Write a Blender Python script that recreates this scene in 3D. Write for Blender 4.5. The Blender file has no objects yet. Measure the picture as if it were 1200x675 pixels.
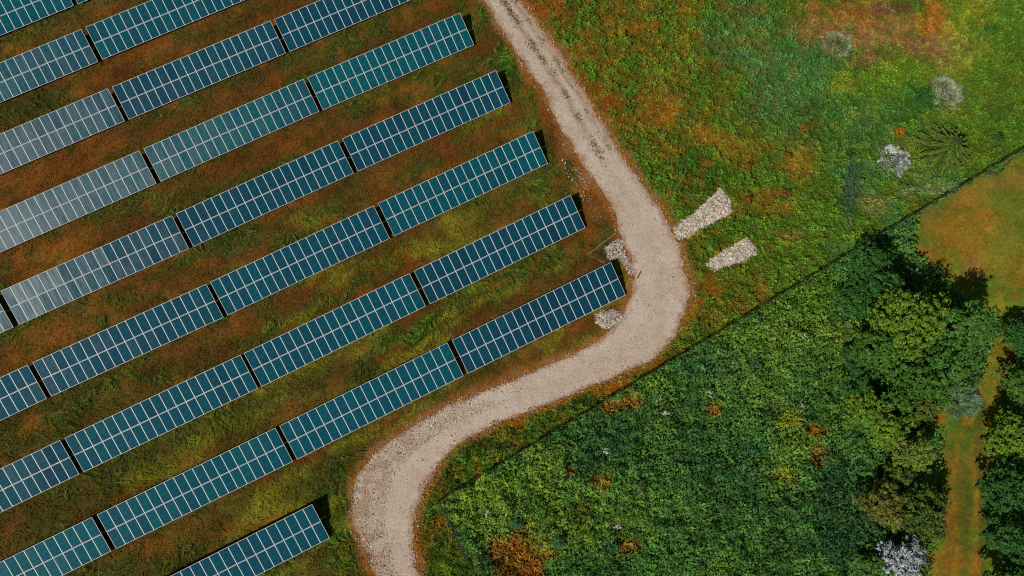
import bpy, math
import numpy as np
from mathutils import Matrix, Vector

# ------------------------------------------------------------------ camera
# World: metres, X runs along the solar rows, Y across them, Z up.
F = 900.0                      # focal length in pixels of the 1200 px wide photograph
CAM = np.array([0.0, 0.0, 82.477])
M = np.array([[0.89301735, 0.43481139, -0.1160132],
              [-0.44949524, 0.87429509, -0.18319967],
              [0.02177247, 0.21574786, 0.97620634]])   # columns: camera right, up, back
scene = bpy.context.scene
COL = scene.collection
cam_data = bpy.data.cameras.new('camera')
cam_data.sensor_width = 36.0
cam_data.lens = 36.0 * F / 1200.0
cam_data.clip_end = 3000.0
cam = bpy.data.objects.new('camera', cam_data)
COL.objects.link(cam)
m4 = Matrix([list(M[0]) + [CAM[0]], list(M[1]) + [CAM[1]], list(M[2]) + [CAM[2]], [0, 0, 0, 1]])
cam.matrix_world = m4
scene.camera = cam

# ------------------------------------------------------------------ sky, sun, exposure
TO_SUN = np.array([-0.875, -0.235, 1.0]); TO_SUN /= np.linalg.norm(TO_SUN)
SUN_EL = math.asin(TO_SUN[2]); SUN_AZ = math.atan2(TO_SUN[0], TO_SUN[1])
world = bpy.data.worlds.new('World'); scene.world = world; world.use_nodes = True
wn = world.node_tree.nodes; wl = world.node_tree.links
sky = wn.new('ShaderNodeTexSky'); sky.sky_type = 'NISHITA'; sky.sun_disc = False
sky.sun_elevation = SUN_EL; sky.sun_rotation = SUN_AZ
wn['Background'].inputs['Strength'].default_value = 0.05
wl.new(sky.outputs['Color'], wn['Background'].inputs['Color'])
sun_data = bpy.data.lights.new('sun', 'SUN')
sun_data.energy = 5.0; sun_data.angle = math.radians(0.5); sun_data.color = (1.0, 0.93, 0.82)
sun = bpy.data.objects.new('sun', sun_data); COL.objects.link(sun)
sun.rotation_euler = Vector(TO_SUN).to_track_quat('Z', 'Y').to_euler()
vs = scene.view_settings
vs.view_transform = 'Standard'; vs.look = 'None'; vs.gamma = 1.0; vs.exposure = 0.0
vs.use_curve_mapping = False
scene.cycles.use_denoising = False
scene.cycles.filter_width = 1.1
scene.cycles.max_bounces = 5; scene.cycles.diffuse_bounces = 3; scene.cycles.transmission_bounces = 3
scene.cycles.sample_clamp_indirect = 4.0

# ------------------------------------------------------------------ helpers
rng = np.random.default_rng(7)

def at(px, py, z=0.0):
    """ground point (x, y) seen at a photograph pixel, for a surface at height z"""
    v = M @ np.array([(px - 600.0) / F, -(py - 337.5) / F, -1.0])
    t = (z - CAM[2]) / v[2]
    return (CAM + t * v)[:2]

def pix(x, y, z=0.0):
    q = np.stack([x - CAM[0], y - CAM[1], np.zeros_like(x) + z - CAM[2]], -1) @ M
    return 600 + F * q[..., 0] / -q[..., 2], 337.5 - F * q[..., 1] / -q[..., 2]

def in_view(x, y, margin=70):
    u, v = pix(x, y)
    return (u > -margin) & (u < 1200 + margin) & (v > -margin) & (v < 675 + margin)

def pts(lst, z=0.0):
    return np.array([at(a, b, z) for a, b in lst])

def _h(ix, iy, seed):
    n = (ix.astype(np.int64) * 374761393 + iy.astype(np.int64) * 668265263 + seed * 974634777) & 0xffffffff
    n = ((n ^ (n >> 13)) * 1274126177) & 0xffffffff
    return ((n ^ (n >> 16)) & 0xffffff) / float(0xffffff)

def vn(x, y, s, seed=0):
    x = np.asarray(x, float) / s + 1000.37 + seed * 7.1; y = np.asarray(y, float) / s + 1000.71
    ix = np.floor(x); iy = np.floor(y); fx = x - ix; fy = y - iy
    fx = fx * fx * (3 - 2 * fx); fy = fy * fy * (3 - 2 * fy)
    a = _h(ix, iy, seed); b = _h(ix + 1, iy, seed); c = _h(ix, iy + 1, seed); d = _h(ix + 1, iy + 1, seed)
    return (a + (b - a) * fx) * (1 - fy) + (c + (d - c) * fx) * fy

def fbm(x, y, s, seed=0, o=4, g=0.55):
    t = 0.0; w = 0.0; k = 1.0
    for i in range(o):
        t = t + k * vn(x, y, s, seed + i * 13); w += k; k *= g; s *= 0.5
    return t / w

def sstep(a, b, v):
    t = np.clip((v - a) / (b - a), 0, 1); return t * t * (3 - 2 * t)

def inside(x, y, poly):
    r = np.zeros(np.shape(x), bool); n = len(poly)
    for i in range(n):
        x1, y1 = poly[i]; x2, y2 = poly[(i + 1) % n]
        if y1 == y2: continue
        c = ((y1 > y) != (y2 > y)) & (x < (x2 - x1) * (y - y1) / (y2 - y1) + x1)
        r ^= c
    return r

def dist_line(x, y, line, closed=False):
    d = np.full(np.shape(x), 1e9); n = len(line)
    for i in range(n if closed else n - 1):
        x1, y1 = line[i]; x2, y2 = line[(i + 1) % n]
        dx, dy = x2 - x1, y2 - y1
        t = np.clip(((x - x1) * dx + (y - y1) * dy) / (dx * dx + dy * dy + 1e-12), 0, 1)
        d = np.minimum(d, np.hypot(x - x1 - t * dx, y - y1 - t * dy))
    return d

def sdist(x, y, poly):
    """distance to a polygon's border, negative inside"""
    d = dist_line(x, y, poly, True)
    return np.where(inside(x, y, poly), -d, d)

def smooth(line, n=4):
    """Chaikin corner cutting"""
    p = np.array(line, float)
    for _ in range(n):
        q = 0.75 * p[:-1] + 0.25 * p[1:]; r = 0.25 * p[:-1] + 0.75 * p[1:]
        m = np.empty((2 * len(q), 2)); m[0::2] = q; m[1::2] = r
        p = np.vstack([p[:1], m, p[-1:]])
    return p

def resample(line, n):
    s = np.r_[0, np.cumsum(np.hypot(*np.diff(line, axis=0).T))]
    t = np.linspace(0, s[-1], n)
    return np.stack([np.interp(t, s, line[:, 0]), np.interp(t, s, line[:, 1])], 1)

def mesh_np(name, V, Fc, col=None, smooth_shade=False):
    """mesh from an (n,3) array and an (m,k) array of faces of one size, with a colour per vertex"""
    me = bpy.data.meshes.new(name)
    V = np.ascontiguousarray(V, np.float32); Fc = np.ascontiguousarray(Fc, np.int32)
    m, k = Fc.shape
    me.vertices.add(len(V)); me.vertices.foreach_set('co', V.ravel())
    me.loops.add(m * k); me.loops.foreach_set('vertex_index', Fc.ravel())
    me.polygons.add(m); me.polygons.foreach_set('loop_start', np.arange(0, m * k, k, dtype=np.int32))
    try: me.polygons.foreach_set('loop_total', np.full(m, k, np.int32))
    except Exception: pass
    me.polygons.foreach_set('use_smooth', np.full(m, smooth_shade, bool))
    if col is not None:
        a = me.attributes.new('col', 'FLOAT_COLOR', 'POINT')
        c = np.ones((len(V), 4), np.float32); c[:, :3] = col
        a.data.foreach_set('color', c.ravel())
    me.update(calc_edges=True)
    return me

def link(name, me, mat=None, parent=None, loc=None):
    o = bpy.data.objects.new(name, me)
    if mat is not None and me is not None and not me.materials: me.materials.append(mat)
    COL.objects.link(o)
    if parent is not None: o.parent = parent
    if loc is not None: o.location = loc
    return o

def tag(o, label=None, cat=None, group=None, kind=None):
    if label: o['label'] = label
    if cat: o['category'] = cat
    if group: o['group'] = group
    if kind: o['kind'] = kind
    return o

def empty(name, loc):
    o = bpy.data.objects.new(name, None); COL.objects.link(o); o.location = loc
    o.empty_display_size = 0.3
    return o

class MB:
    """collects boxes and tubes for one mesh"""
    def __init__(s): s.v = []; s.f = []
    def box(s, x0, x1, y0, y1, z0, z1):
        b = len(s.v)
        s.v += [(x0, y0, z0), (x1, y0, z0), (x1, y1, z0), (x0, y1, z0), (x0, y0, z1), (x1, y0, z1), (x1, y1, z1), (x0, y1, z1)]
        for f in ((0, 3, 2, 1), (4, 5, 6, 7), (0, 1, 5, 4), (1, 2, 6, 5), (2, 3, 7, 6), (3, 0, 4, 7)):
            s.f.append(tuple(b + i for i in f))
    def tube(s, P, R, n=6):
        """tapered tube through points P with radii R"""
        P = [Vector(p) for p in P]; rings = []
        for i, p in enumerate(P):
            t = (P[min(i + 1, len(P) - 1)] - P[max(i - 1, 0)]).normalized()
            a = t.orthogonal().normalized(); b = t.cross(a)
            r0 = len(s.v)
            for k in range(n):
                th = 2 * math.pi * k / n
                s.v.append(tuple(p + (a * math.cos(th) + b * math.sin(th)) * R[i]))
            rings.append(r0)
        for i in range(len(P) - 1):
            for k in range(n):
                s.f.append((rings[i] + k, rings[i] + (k + 1) % n, rings[i + 1] + (k + 1) % n, rings[i + 1] + k))
        s.f.append(tuple(rings[-1] + k for k in range(n))); s.f.append(tuple(rings[0] + k for k in reversed(range(n))))
    def mesh(s, name):
        me = bpy.data.meshes.new(name); me.from_pydata(s.v, [], s.f); me.update(); return me

# ------------------------------------------------------------------ materials
def new_mat(name):
    m = bpy.data.materials.new(name); m.use_nodes = True
    nt = m.node_tree; b = nt.nodes['Principled BSDF']
    return m, nt, nt.nodes, nt.links, b

def foliage_mat(name, transl=0.25, gloss=0.0):
    m, nt, n, l, b = new_mat(name)
    n.remove(b)
    a = n.new('ShaderNodeAttribute'); a.attribute_name = 'col'
    d = n.new('ShaderNodeBsdfDiffuse'); t = n.new('ShaderNodeBsdfTranslucent'); mx = n.new('ShaderNodeMixShader')
    mx.inputs['Fac'].default_value = transl
    l.new(a.outputs['Color'], d.inputs['Color']); l.new(a.outputs['Color'], t.inputs['Color'])
    l.new(d.outputs[0], mx.inputs[1]); l.new(t.outputs[0], mx.inputs[2])
    out = mx.outputs[0]
    if gloss > 0:
        g = n.new('ShaderNodeBsdfGlossy'); g.inputs['Roughness'].default_value = 0.45
        g.inputs['Color'].default_value = (0.8, 0.85, 0.8, 1)
        m2 = n.new('ShaderNodeMixShader'); m2.inputs['Fac'].default_value = gloss
        l.new(out, m2.inputs[1]); l.new(g.outputs[0], m2.inputs[2]); out = m2.outputs[0]
    l.new(out, n['Material Output'].inputs['Surface'])
    return m

def grain_mat(name, scale, lo, hi, rough=0.95, bump=0.4, bscale=None, dist=0.05):
    """vertex colour 'col' broken up by fine grain"""
    m, nt, n, l, b = new_mat(name)
    a = n.new('ShaderNodeAttribute'); a.attribute_name = 'col'
    g = n.new('ShaderNodeNewGeometry')
    ns = n.new('ShaderNodeTexNoise'); ns.inputs['Scale'].default_value = scale; ns.inputs['Detail'].default_value = 6
    ns.inputs['Roughness'].default_value = 0.7
    l.new(g.outputs['Position'], ns.inputs['Vector'])
    r = n.new('ShaderNodeMapRange'); r.inputs['From Min'].default_value = 0.3; r.inputs['From Max'].default_value = 0.7
    r.inputs['To Min'].default_value = lo; r.inputs['To Max'].default_value = hi
    l.new(ns.outputs['Fac'], r.inputs['Value'])
    v = n.new('ShaderNodeVectorMath'); v.operation = 'SCALE'
    l.new(a.outputs['Color'], v.inputs[0]); l.new(r.outputs[0], v.inputs['Scale'])
    l.new(v.outputs[0], b.inputs['Base Color'])
    b.inputs['Roughness'].default_value = rough; b.inputs['Specular IOR Level'].default_value = 0.15
    n2 = n.new('ShaderNodeTexNoise'); n2.inputs['Scale'].default_value = bscale or scale * 1.7; n2.inputs['Detail'].default_value = 4
    l.new(g.outputs['Position'], n2.inputs['Vector'])
    bp = n.new('ShaderNodeBump'); bp.inputs['Strength'].default_value = bump; bp.inputs['Distance'].default_value = dist
    l.new(n2.outputs['Fac'], bp.inputs['Height']); l.new(bp.outputs['Normal'], b.inputs['Normal'])
    return m

MAT = {}
MAT['soil'] = grain_mat('soil', 2.6, 0.55, 1.35, bump=0.7, bscale=7.0, dist=0.12)
MAT['gravel'] = grain_mat('gravel', 5.0, 0.74, 1.22, bump=0.8, bscale=7.0, dist=0.08)
MAT['grass'] = foliage_mat('grass_blades', 0.3)
MAT['leaf'] = foliage_mat('leaves', 0.15)
MAT['needle'] = foliage_mat('needles', 0.1)
MAT['stone'] = grain_mat('stone', 9.0, 0.8, 1.15, bump=0.3, bscale=25)
def plain(name, c, rough=0.6, metal=0.0, spec=0.3, var=0.12, scale=8.0):
    m, nt, n, l, b = new_mat(name)
    ns = n.new('ShaderNodeTexNoise'); ns.inputs['Scale'].default_value = scale; ns.inputs['Detail'].default_value = 4
    g = n.new('ShaderNodeNewGeometry'); l.new(g.outputs['Position'], ns.inputs['Vector'])
    rp = n.new('ShaderNodeValToRGB')
    rp.color_ramp.elements[0].position = 0.3; rp.color_ramp.elements[1].position = 0.7
    rp.color_ramp.elements[0].color = tuple(x * (1 - var) for x in c) + (1,)
    rp.color_ramp.elements[1].color = tuple(min(1, x * (1 + var)) for x in c) + (1,)
    l.new(ns.outputs['Fac'], rp.inputs['Fac']); l.new(rp.outputs['Color'], b.inputs['Base Color'])
    b.inputs['Roughness'].default_value = rough; b.inputs['Metallic'].default_value = metal
    b.inputs['Specular IOR Level'].default_value = spec
    return m
MAT['alu'] = plain('aluminium_frame', (0.60, 0.61, 0.62), 0.5, 0.0, 0.4, 0.06)
MAT['steel'] = plain('galvanised_steel', (0.30, 0.31, 0.32), 0.5, 0.6)
MAT['bark'] = plain('bark', (0.045, 0.036, 0.026), 1.0, 0.0, 0.02)
MAT['wire'] = plain('dark_fence_wire', (0.03, 0.034, 0.034), 0.9, 0.0, 0.05)
MAT['post'] = plain('dark_fence_post', (0.05, 0.046, 0.038), 0.95, 0.0, 0.05)
MAT['cable'] = plain('pale_conduit', (0.34, 0.35, 0.24), 0.6)
MAT['dark'] = plain('dark_stick', (0.03, 0.025, 0.02), 0.9)

def panel_mat():
    m, nt, n, l, b = new_mat('solar_cells')
    oi = n.new('ShaderNodeObjectInfo')
    tc = n.new('ShaderNodeTexCoord')
    rp = n.new('ShaderNodeValToRGB'); e = rp.color_ramp
    e.elements[0].position = 0.0; e.elements[0].color = (0.003, 0.030, 0.054, 1)
    e.elements[1].position = 1.0; e.elements[1].color = (0.002, 0.064, 0.080, 1)
    for p, c in ((0.35, (0.003, 0.041, 0.066, 1)), (0.70, (0.002, 0.050, 0.072, 1))):
        x = e.elements.new(p); x.color = c
    # each table has its own tint, held in the object colour's green channel
    sg = n.new('ShaderNodeSeparateColor'); l.new(oi.outputs['Color'], sg.inputs[0])
    l.new(sg.outputs[1], rp.inputs['Fac'])
    # silicon cells: 6 x 12 with fine pale seams
    mp = n.new('ShaderNodeMapping'); mp.inputs['Scale'].default_value = (6.3, 6.15, 1)
    l.new(tc.outputs['Object'], mp.inputs['Vector'])
    br = n.new('ShaderNodeTexBrick'); br.offset = 0.0
    for k, v in (('Scale', 1.0), ('Mortar Size', 0.035), ('Brick Width', 1.0), ('Row Height', 1.0), ('Bias', 0.0)):
        br.inputs[k].default_value = v
    br.inputs['Color1'].default_value = (0.66, 0.68, 0.72, 1); br.inputs['Color2'].default_value = (1.25, 1.22, 1.18, 1)
    br.inputs['Mortar'].default_value = (2.2, 2.0, 1.8, 1)
    l.new(mp.outputs[0], br.inputs['Vector'])
    mul = n.new('ShaderNodeMix'); mul.data_type = 'RGBA'; mul.blend_type = 'MULTIPLY'; mul.inputs['Factor'].default_value = 1.0
    l.new(rp.outputs['Color'], mul.inputs[6]); l.new(br.outputs['Color'], mul.inputs[7])
    l.new(mul.outputs[2], b.inputs['Base Color'])
    # glass roughness: streaks run down the slope
    ad = n.new('ShaderNodeVectorMath'); ad.operation = 'ADD'
    sc = n.new('ShaderNodeVectorMath'); sc.operation = 'SCALE'; sc.inputs['Scale'].default_value = 40.0
    l.new(oi.outputs['Location'], sc.inputs[0]); l.new(sc.outputs[0], ad.inputs[1]); 
    mp2 = n.new('ShaderNodeMapping'); mp2.inputs['Scale'].default_value = (7.0, 0.5, 1)
    l.new(tc.outputs['Object'], mp2.inputs['Vector']); l.new(mp2.outputs[0], ad.inputs[0])
    ns = n.new('ShaderNodeTexNoise'); ns.inputs['Scale'].default_value = 1.0; ns.inputs['Detail'].default_value = 3
    l.new(ad.outputs[0], ns.inputs['Vector'])
    # glass roughness (object colour, red channel) puts reflected-cloud glare on chosen tables
    sx = n.new('ShaderNodeSeparateColor'); l.new(oi.outputs['Color'], sx.inputs[0])
    r1 = n.new('ShaderNodeMath'); r1.operation = 'MULTIPLY_ADD'; r1.inputs[1].default_value = 0.36; r1.inputs[2].default_value = 0.07
    l.new(sx.outputs[0], r1.inputs[0])
    k2 = n.new('ShaderNodeMapRange'); k2.inputs['From Min'].default_value = 0.38; k2.inputs['From Max'].default_value = 0.62
    k2.inputs['To Min'].default_value = 0.72; k2.inputs['To Max'].default_value = 1.08
    l.new(ns.outputs['Fac'], k2.inputs['Value'])
    r3 = n.new('ShaderNodeMath'); r3.operation = 'MULTIPLY'
    l.new(r1.outputs[0], r3.inputs[0]); l.new(k2.outputs[0], r3.inputs[1])
    l.new(r3.outputs[0], b.inputs['Roughness'])
    b.inputs['IOR'].default_value = 1.5; b.inputs['Specular IOR Level'].default_value = 0.5
    return m
MAT['cell'] = panel_mat()

# ------------------------------------------------------------------ layout lines (photograph pixels -> ground)
ROAD_L = [(515, -90), (545, -38), (567, 0), (593, 43), (610, 68), (632, 97), (650, 133), (670, 170), (690, 202), (712, 231), (723, 255), (727, 280), (740, 304),
          (744, 323), (741, 345), (733, 369), (705, 398), (676, 413), (623, 437), (562, 461), (509, 484), (470, 509), (438, 533), (416, 561),
          (411, 596), (420, 627), (435, 659), (450, 695), (475, 760)]
ROAD_R = [(562, -90), (588, -38), (610, 0), (633, 30), (657, 63), (673, 90), (693, 123), (710, 150), (733, 187), (757, 222), (777, 250), (793, 281), (804, 312),
          (810, 343), (803, 366), (780, 414), (725, 439), (663, 465), (615, 484), (574, 498), (533, 522), (506, 552),
          (489, 592), (484, 628), (489, 675), (500, 720), (515, 760)]
RL = resample(smooth(pts(ROAD_L), 3), 420); RR = resample(smooth(pts(ROAD_R), 3), 420)
ROAD_POLY = np.vstack([RL[::7], RR[::-7]])
ROAD_MID = (RL + RR) / 2
FENCE_A = pts([(1240, 149), (515, 587)])       # the long run
FENCE_B = pts([(515, 587), (566, 690)])        # round the corner
fa0, fa1 = FENCE_A
TRACK = smooth(pts([(1192, 300), (1186, 340), (1179, 380), (1172, 420), (1166, 445), (1153, 478), (1134, 512), (1131, 540), (1137, 590), (1132, 650), (1132, 740)]), 3)
FIELD = pts([(1330, 60), (1330, 330), (1210, 350), (1185, 370), (1150, 366), (1110, 330), (1078, 300), (1066, 275), (1075, 250), (1130, 222), (1200, 182)])
THICKET = np.vstack([pts([(1030, 268), (515, 587), (566, 690), (600, 780), (1020, 790), (1020, 640), (1012, 600), (1018, 545), (1030, 500), (1120, 470), (1100, 330)])])
PAD_A = pts([(788, 268), (815, 246), (842, 221), (852, 226), (860, 250), (830, 266), (803, 280), (794, 280)])
PAD_B = pts([(824, 309), (848, 293), (874, 277), (882, 284), (889, 300), (862, 311), (837, 318)])
HEAP_C = pts([(697, 372), (705, 364), (718, 363), (728, 369), (735, 372), (724, 380), (708, 386), (700, 382)])
HEAP_D = pts([(707, 290), (718, 281), (728, 282), (734, 300), (742, 318), (740, 326), (732, 312), (726, 303), (712, 303)])

TABLES = {(0, 0): (-30.683, 68.671, 0.009), (0, 1): (-10.983, 68.642, 0.009), (1, 0): (-30.637, 60.635, -0.129), (1, 1): (-10.914, 60.644, -0.098),
          (2, 0): (-30.504, 52.354, -0.163), (2, 1): (-10.842, 52.24, -0.42), (2, 2): (8.825, 52.116, -0.175), (3, 0): (-30.027, 43.76, -0.033),
          (3, 1): (-10.319, 43.752, -0.016), (3, 2): (9.322, 43.617, -0.603), (4, -1): (-49.393, 35.247, 0.075), (4, 0): (-29.582, 35.183, -0.427),
          (4, 1): (-9.867, 35.14, 0.181), (4, 2): (9.855, 35.119, -0.211), (5, -1): (-48.79, 26.446, 0.391), (5, 0): (-29.115, 26.419, -0.549),
          (5, 1): (-9.43, 26.391, 0.262), (5, 2): (10.309, 26.499, 0.168), (6, -1): (-48.413, 17.67, 0.235), (6, 0): (-28.751, 17.673, -0.108),
          (6, 1): (-9.141, 17.705, 0.348), (6, 2): (10.58, 17.838, 0.41), (7, -1): (-48.16, 9.137, -0.014), (7, 0): (-28.454, 9.095, -0.164),
          (7, 1): (-8.784, 9.101, 0.244), (7, 2): (10.947, 9.147, 0.03), (8, 2): (-28.124, 0.397, -0.02)}
TILT = 0.31230743562; DEPTH = 3.98; LOW = 0.45; PITCH = 1.01; NP_ = 19

# ------------------------------------------------------------------ what grows where
def C(*a): return np.array(a, float)
BROWN = C(.135, .051, .008); ORANGE = C(.290, .105, .012); RUST = C(.215, .074, .009); OLIVE = C(.056, .064, .009); GREEN = C(.038, .112, .012)
YGREEN = C(.200, .200, .014); LIME = C(.130, .220, .012); TEAL = C(.054, .158, .042); MOSS = C(.074, .155, .014); PALE = C(.240, .300, .160)
DARKG = C(.034, .082, .021); WEED = C(.050, .130, .025); WEEDY = C(.125, .200, .022); STRAW = C(.235, .118, .042)

def mixc(a, b, t): return a * (1 - t[..., None]) + b * t[..., None]

# (px, py, rx, ry, colour, strength): patches of plants of one colour
PATCHES_SOLAR = [
    (50, 200, 70, 16, RUST, .8), (60, 300, 90, 22, RUST, .9), (160, 320, 70, 14, RUST, .6), (90, 235, 80, 16, RUST, .7), (200, 60, 90, 16, BROWN, .7), (250, 130, 80, 14, BROWN, .8),
    (60, 395, 80, 20, RUST, .8), (180, 385, 90, 14, RUST, .7), (300, 340, 60, 12, BROWN, .6), (340, 160, 70, 12, RUST, .5), (470, 140, 60, 14, BROWN, .8), (470, 40, 60, 12, BROWN, .7),
    (360, 60, 60, 12, OLIVE, .7), (520, 220, 60, 12, BROWN, .8), (60, 500, 60, 16, OLIVE, .6), (150, 470, 80, 14, BROWN, .7), (120, 570, 80, 14, OLIVE, .8), (200, 590, 60, 12, BROWN, .4),
    (500, 290, 45, 14, YGREEN, .75), (560, 250, 60, 12, YGREEN, .6), (420, 330, 70, 12, GREEN, .5), (360, 430, 70, 16, YGREEN, .75), (460, 400, 60, 14, GREEN, .75), (420, 370, 60, 10, YGREEN, .6),
    (580, 330, 60, 14, GREEN, .7), (640, 300, 50, 14, GREEN, .7), (560, 20, 25, 40, GREEN, .8), (600, 80, 25, 50, GREEN, .8), (620, 130, 20, 30, GREEN, .5), (640, 210, 30, 30, GREEN, .6),
    (520, 75, 40, 14, GREEN, .5), (560, 140, 40, 12, YGREEN, .5), (200, 545, 60, 14, YGREEN, .6), (270, 500, 60, 12, YGREEN, .7), (330, 590, 60, 22, YGREEN, .6), (400, 560, 25, 60, GREEN, .8),
    (400, 640, 30, 40, GREEN, .8), (300, 640, 60, 16, OLIVE, .7), (230, 620, 60, 18, RUST, .5), (500, 445, 60, 10, YGREEN, .6), (450, 480, 40, 10, YGREEN, .5), (600, 410, 60, 9, OLIVE, .8),
    (640, 400, 40, 5, ORANGE, .6), (690, 215, 22, 40, RUST, .9), (700, 255, 18, 22, RUST, .8), (660, 150, 10, 60, RUST, .8), (620, 60, 8, 60, RUST, .8), (290, 250, 80, 12, OLIVE, .5), (140, 150, 60, 12, BROWN, .5),
    (140, 180, 50, 10, OLIVE, .5), (420, 100, 60, 10, OLIVE, .5), (30, 60, 60, 20, OLIVE, .6), (170, 10, 60, 14, OLIVE, .6)]
PATCHES_EAST = [
    (530, 565, 26, 40, C(.046, .070, .010), .85), (505, 640, 24, 60, C(.055, .070, .010), .8), (545, 640, 20, 50, C(.050, .085, .012), .8), (600, 515, 60, 14, C(.045, .072, .010), .85), (680, 475, 40, 10, C(.050, .085, .011), .8), (640, 495, 40, 12, C(.045, .080, .011), .8), (740, 440, 30, 8, C(.060, .080, .011), .6), (690, 30, 45, 40, MOSS, .8), (700, 110, 40, 30, RUST, .8), (740, 70, 60, 40, MOSS, .6), (740, 130, 35, 25, GREEN, .7), (800, 60, 60, 50, LIME, .6), (720, 20, 25, 20, RUST, .5),
    (760, 140, 40, 25, RUST, .6), (780, 120, 30, 20, ORANGE, .6), (830, 160, 35, 22, ORANGE, .6), (800, 200, 45, 30, GREEN, .9), (770, 170, 40, 20, MOSS, .6), (820, 215, 30, 12, GREEN, .8),
    (880, 60, 60, 60, TEAL, .9), (930, 90, 70, 70, TEAL, .9), (860, 20, 40, 40, TEAL, .6), (910, 130, 50, 40, TEAL, .6), (850, 120, 40, 40, MOSS, .6), (900, 190, 50, 30, MOSS, .7),
    (940, 190, 25, 22, ORANGE, .5), (870, 180, 30, 18, RUST, .5), (910, 240, 40, 20, RUST, .55), (890, 265, 40, 14, MOSS, .7), (830, 285, 30, 8, GREEN, .9), (860, 262, 25, 6, GREEN, .8), (925, 275, 30, 8, STRAW, .5),
    (980, 30, 50, 30, STRAW, .85), (1040, 40, 60, 40, STRAW, .85), (1010, 15, 60, 25, RUST, .6), (1095, 20, 20, 40, ORANGE, .9), (1110, 60, 40, 25, STRAW, .8), (1060, 55, 30, 18, STRAW, .8), (1050, 10, 25, 10, C(.1, .05, .03), .7),
    (990, 95, 40, 22, LIME, .8), (1060, 85, 40, 25, LIME, .7), (1150, 60, 45, 50, LIME, .5), (1170, 110, 50, 50, MOSS, .8), (1180, 30, 40, 40, MOSS, .7), (1130, 20, 30, 25, YGREEN, .35), (1080, 115, 28, 18, GREEN, .95), (1060, 130, 25, 14, GREEN, .9),
    (1000, 140, 60, 40, TEAL, .6), (960, 140, 40, 30, GREEN, .5), (1010, 215, 40, 30, TEAL, .7), (1100, 210, 60, 20, TEAL, .7), (1160, 150, 50, 30, MOSS, .8), (995, 230, 14, 30, C(.04, .10, .05), .9), (1025, 240, 20, 16, C(.2, .18, .05), .6),
    (1150, 205, 60, 8, MOSS, .7), (960, 240, 40, 25, MOSS, .8), (940, 310, 50, 25, MOSS, .8), (850, 350, 35, 25, GREEN, .8), (870, 330, 40, 12, MOSS, .7), (835, 335, 12, 14, RUST, .8), (815, 362, 9, 10, ORANGE, .9),
    (1050, 270, 20, 30, TEAL, .9), (1010, 290, 30, 12, TEAL, .7), (1100, 225, 60, 6, PALE, .4), (900, 150, 20, 20, MOSS, .4), (660, 60, 16, 16, GREEN, .5)]
PATCHES_WEED = [
    (620, 640, 22, 40, RUST, .8), (600, 650, 25, 30, RUST, .6), (835, 480, 12, 9, ORANGE, .8), (928, 490, 16, 10, YGREEN, .9), (955, 503, 12, 7, RUST, .7), (920, 555, 16, 12, YGREEN, .8), (955, 535, 10, 16, RUST, .5),
    (715, 475, 30, 10, RUST, .7), (740, 470, 16, 10, ORANGE, .4), (705, 565, 12, 7, RUST, .8), (670, 550, 10, 8, RUST, .6), (735, 640, 18, 9, RUST, .7), (645, 648, 10, 6, ORANGE, .8), (770, 500, 20, 14, WEEDY, .5),
    (560, 575, 60, 22, WEEDY, .6), (640, 530, 60, 16, WEEDY, .5), (860, 400, 60, 20, MOSS, .6), (960, 340, 60, 30, MOSS, .7), (985, 420, 30, 50, WEEDY, .5), (900, 440, 70, 40, WEEDY, .35), (760, 450, 40, 14, WEEDY, .5), (690, 520, 60, 30, C(.018, .075, .024), .5), (640, 560, 40, 40, WEEDY, .6), (570, 600, 40, 25, WEEDY, .75), (660, 620, 40, 30, WEEDY, .5), (720, 600, 60, 40, WEEDY, .4), (850, 400, 50, 30, WEEDY, .4), (930, 390, 50, 40, WEEDY, .6), (930, 350, 40, 25, MOSS, .8),
    (900, 360, 30, 16, MOSS, .7), (830, 420, 40, 30, C(.03, .095, .04), .5), (800, 500, 50, 40, DARKG, .5), (900, 600, 80, 60, DARKG, .6), (980, 600, 40, 70, C(.018, .060, .022), .7), (860, 540, 50, 40, C(.024, .085, .032), .5), (950, 440, 60, 40, WEED, .6), (680, 600, 14, 12, OLIVE, .7)]
PATCHES_FIELD = [
    (1110, 260, 40, 40, OLIVE, .5), (1085, 250, 14, 30, C(.12, .11, .02), .8), (1140, 270, 50, 40, C(.27, .125, .010), .55), (1135, 315, 16, 16, C(.28, .12, .03), .5), (1180, 230, 30, 60, C(.085, .130, .010), .7), (1175, 300, 22, 40, C(.15, .145, .012), .7),
    (1120, 230, 30, 10, C(.26, .12, .025), .5), (1180, 210, 40, 12, C(.2, .11, .02), .6), (1165, 360, 14, 20, YGREEN, .8), (1135, 480, 18, 12, C(.24, .11, .02), .4), (1100, 490, 12, 8, RUST, .8), (1128, 600, 12, 70, OLIVE, .7), (1150, 560, 8, 120, OLIVE, .7), (1112, 620, 8, 60, RUST, .6)]

_pc = {}
def prep(lst):
    k = id(lst)
    if k not in _pc:
        out = []
        for (px, py, rx, ry, c, s) in lst:
            o = at(px, py); a = at(px + 1, py) - o; b = at(px, py + 1) - o
            out.append((o, np.linalg.inv(np.array([a * rx, b * ry]).T), c, s))
        _pc[k] = out
    return _pc[k]

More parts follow.
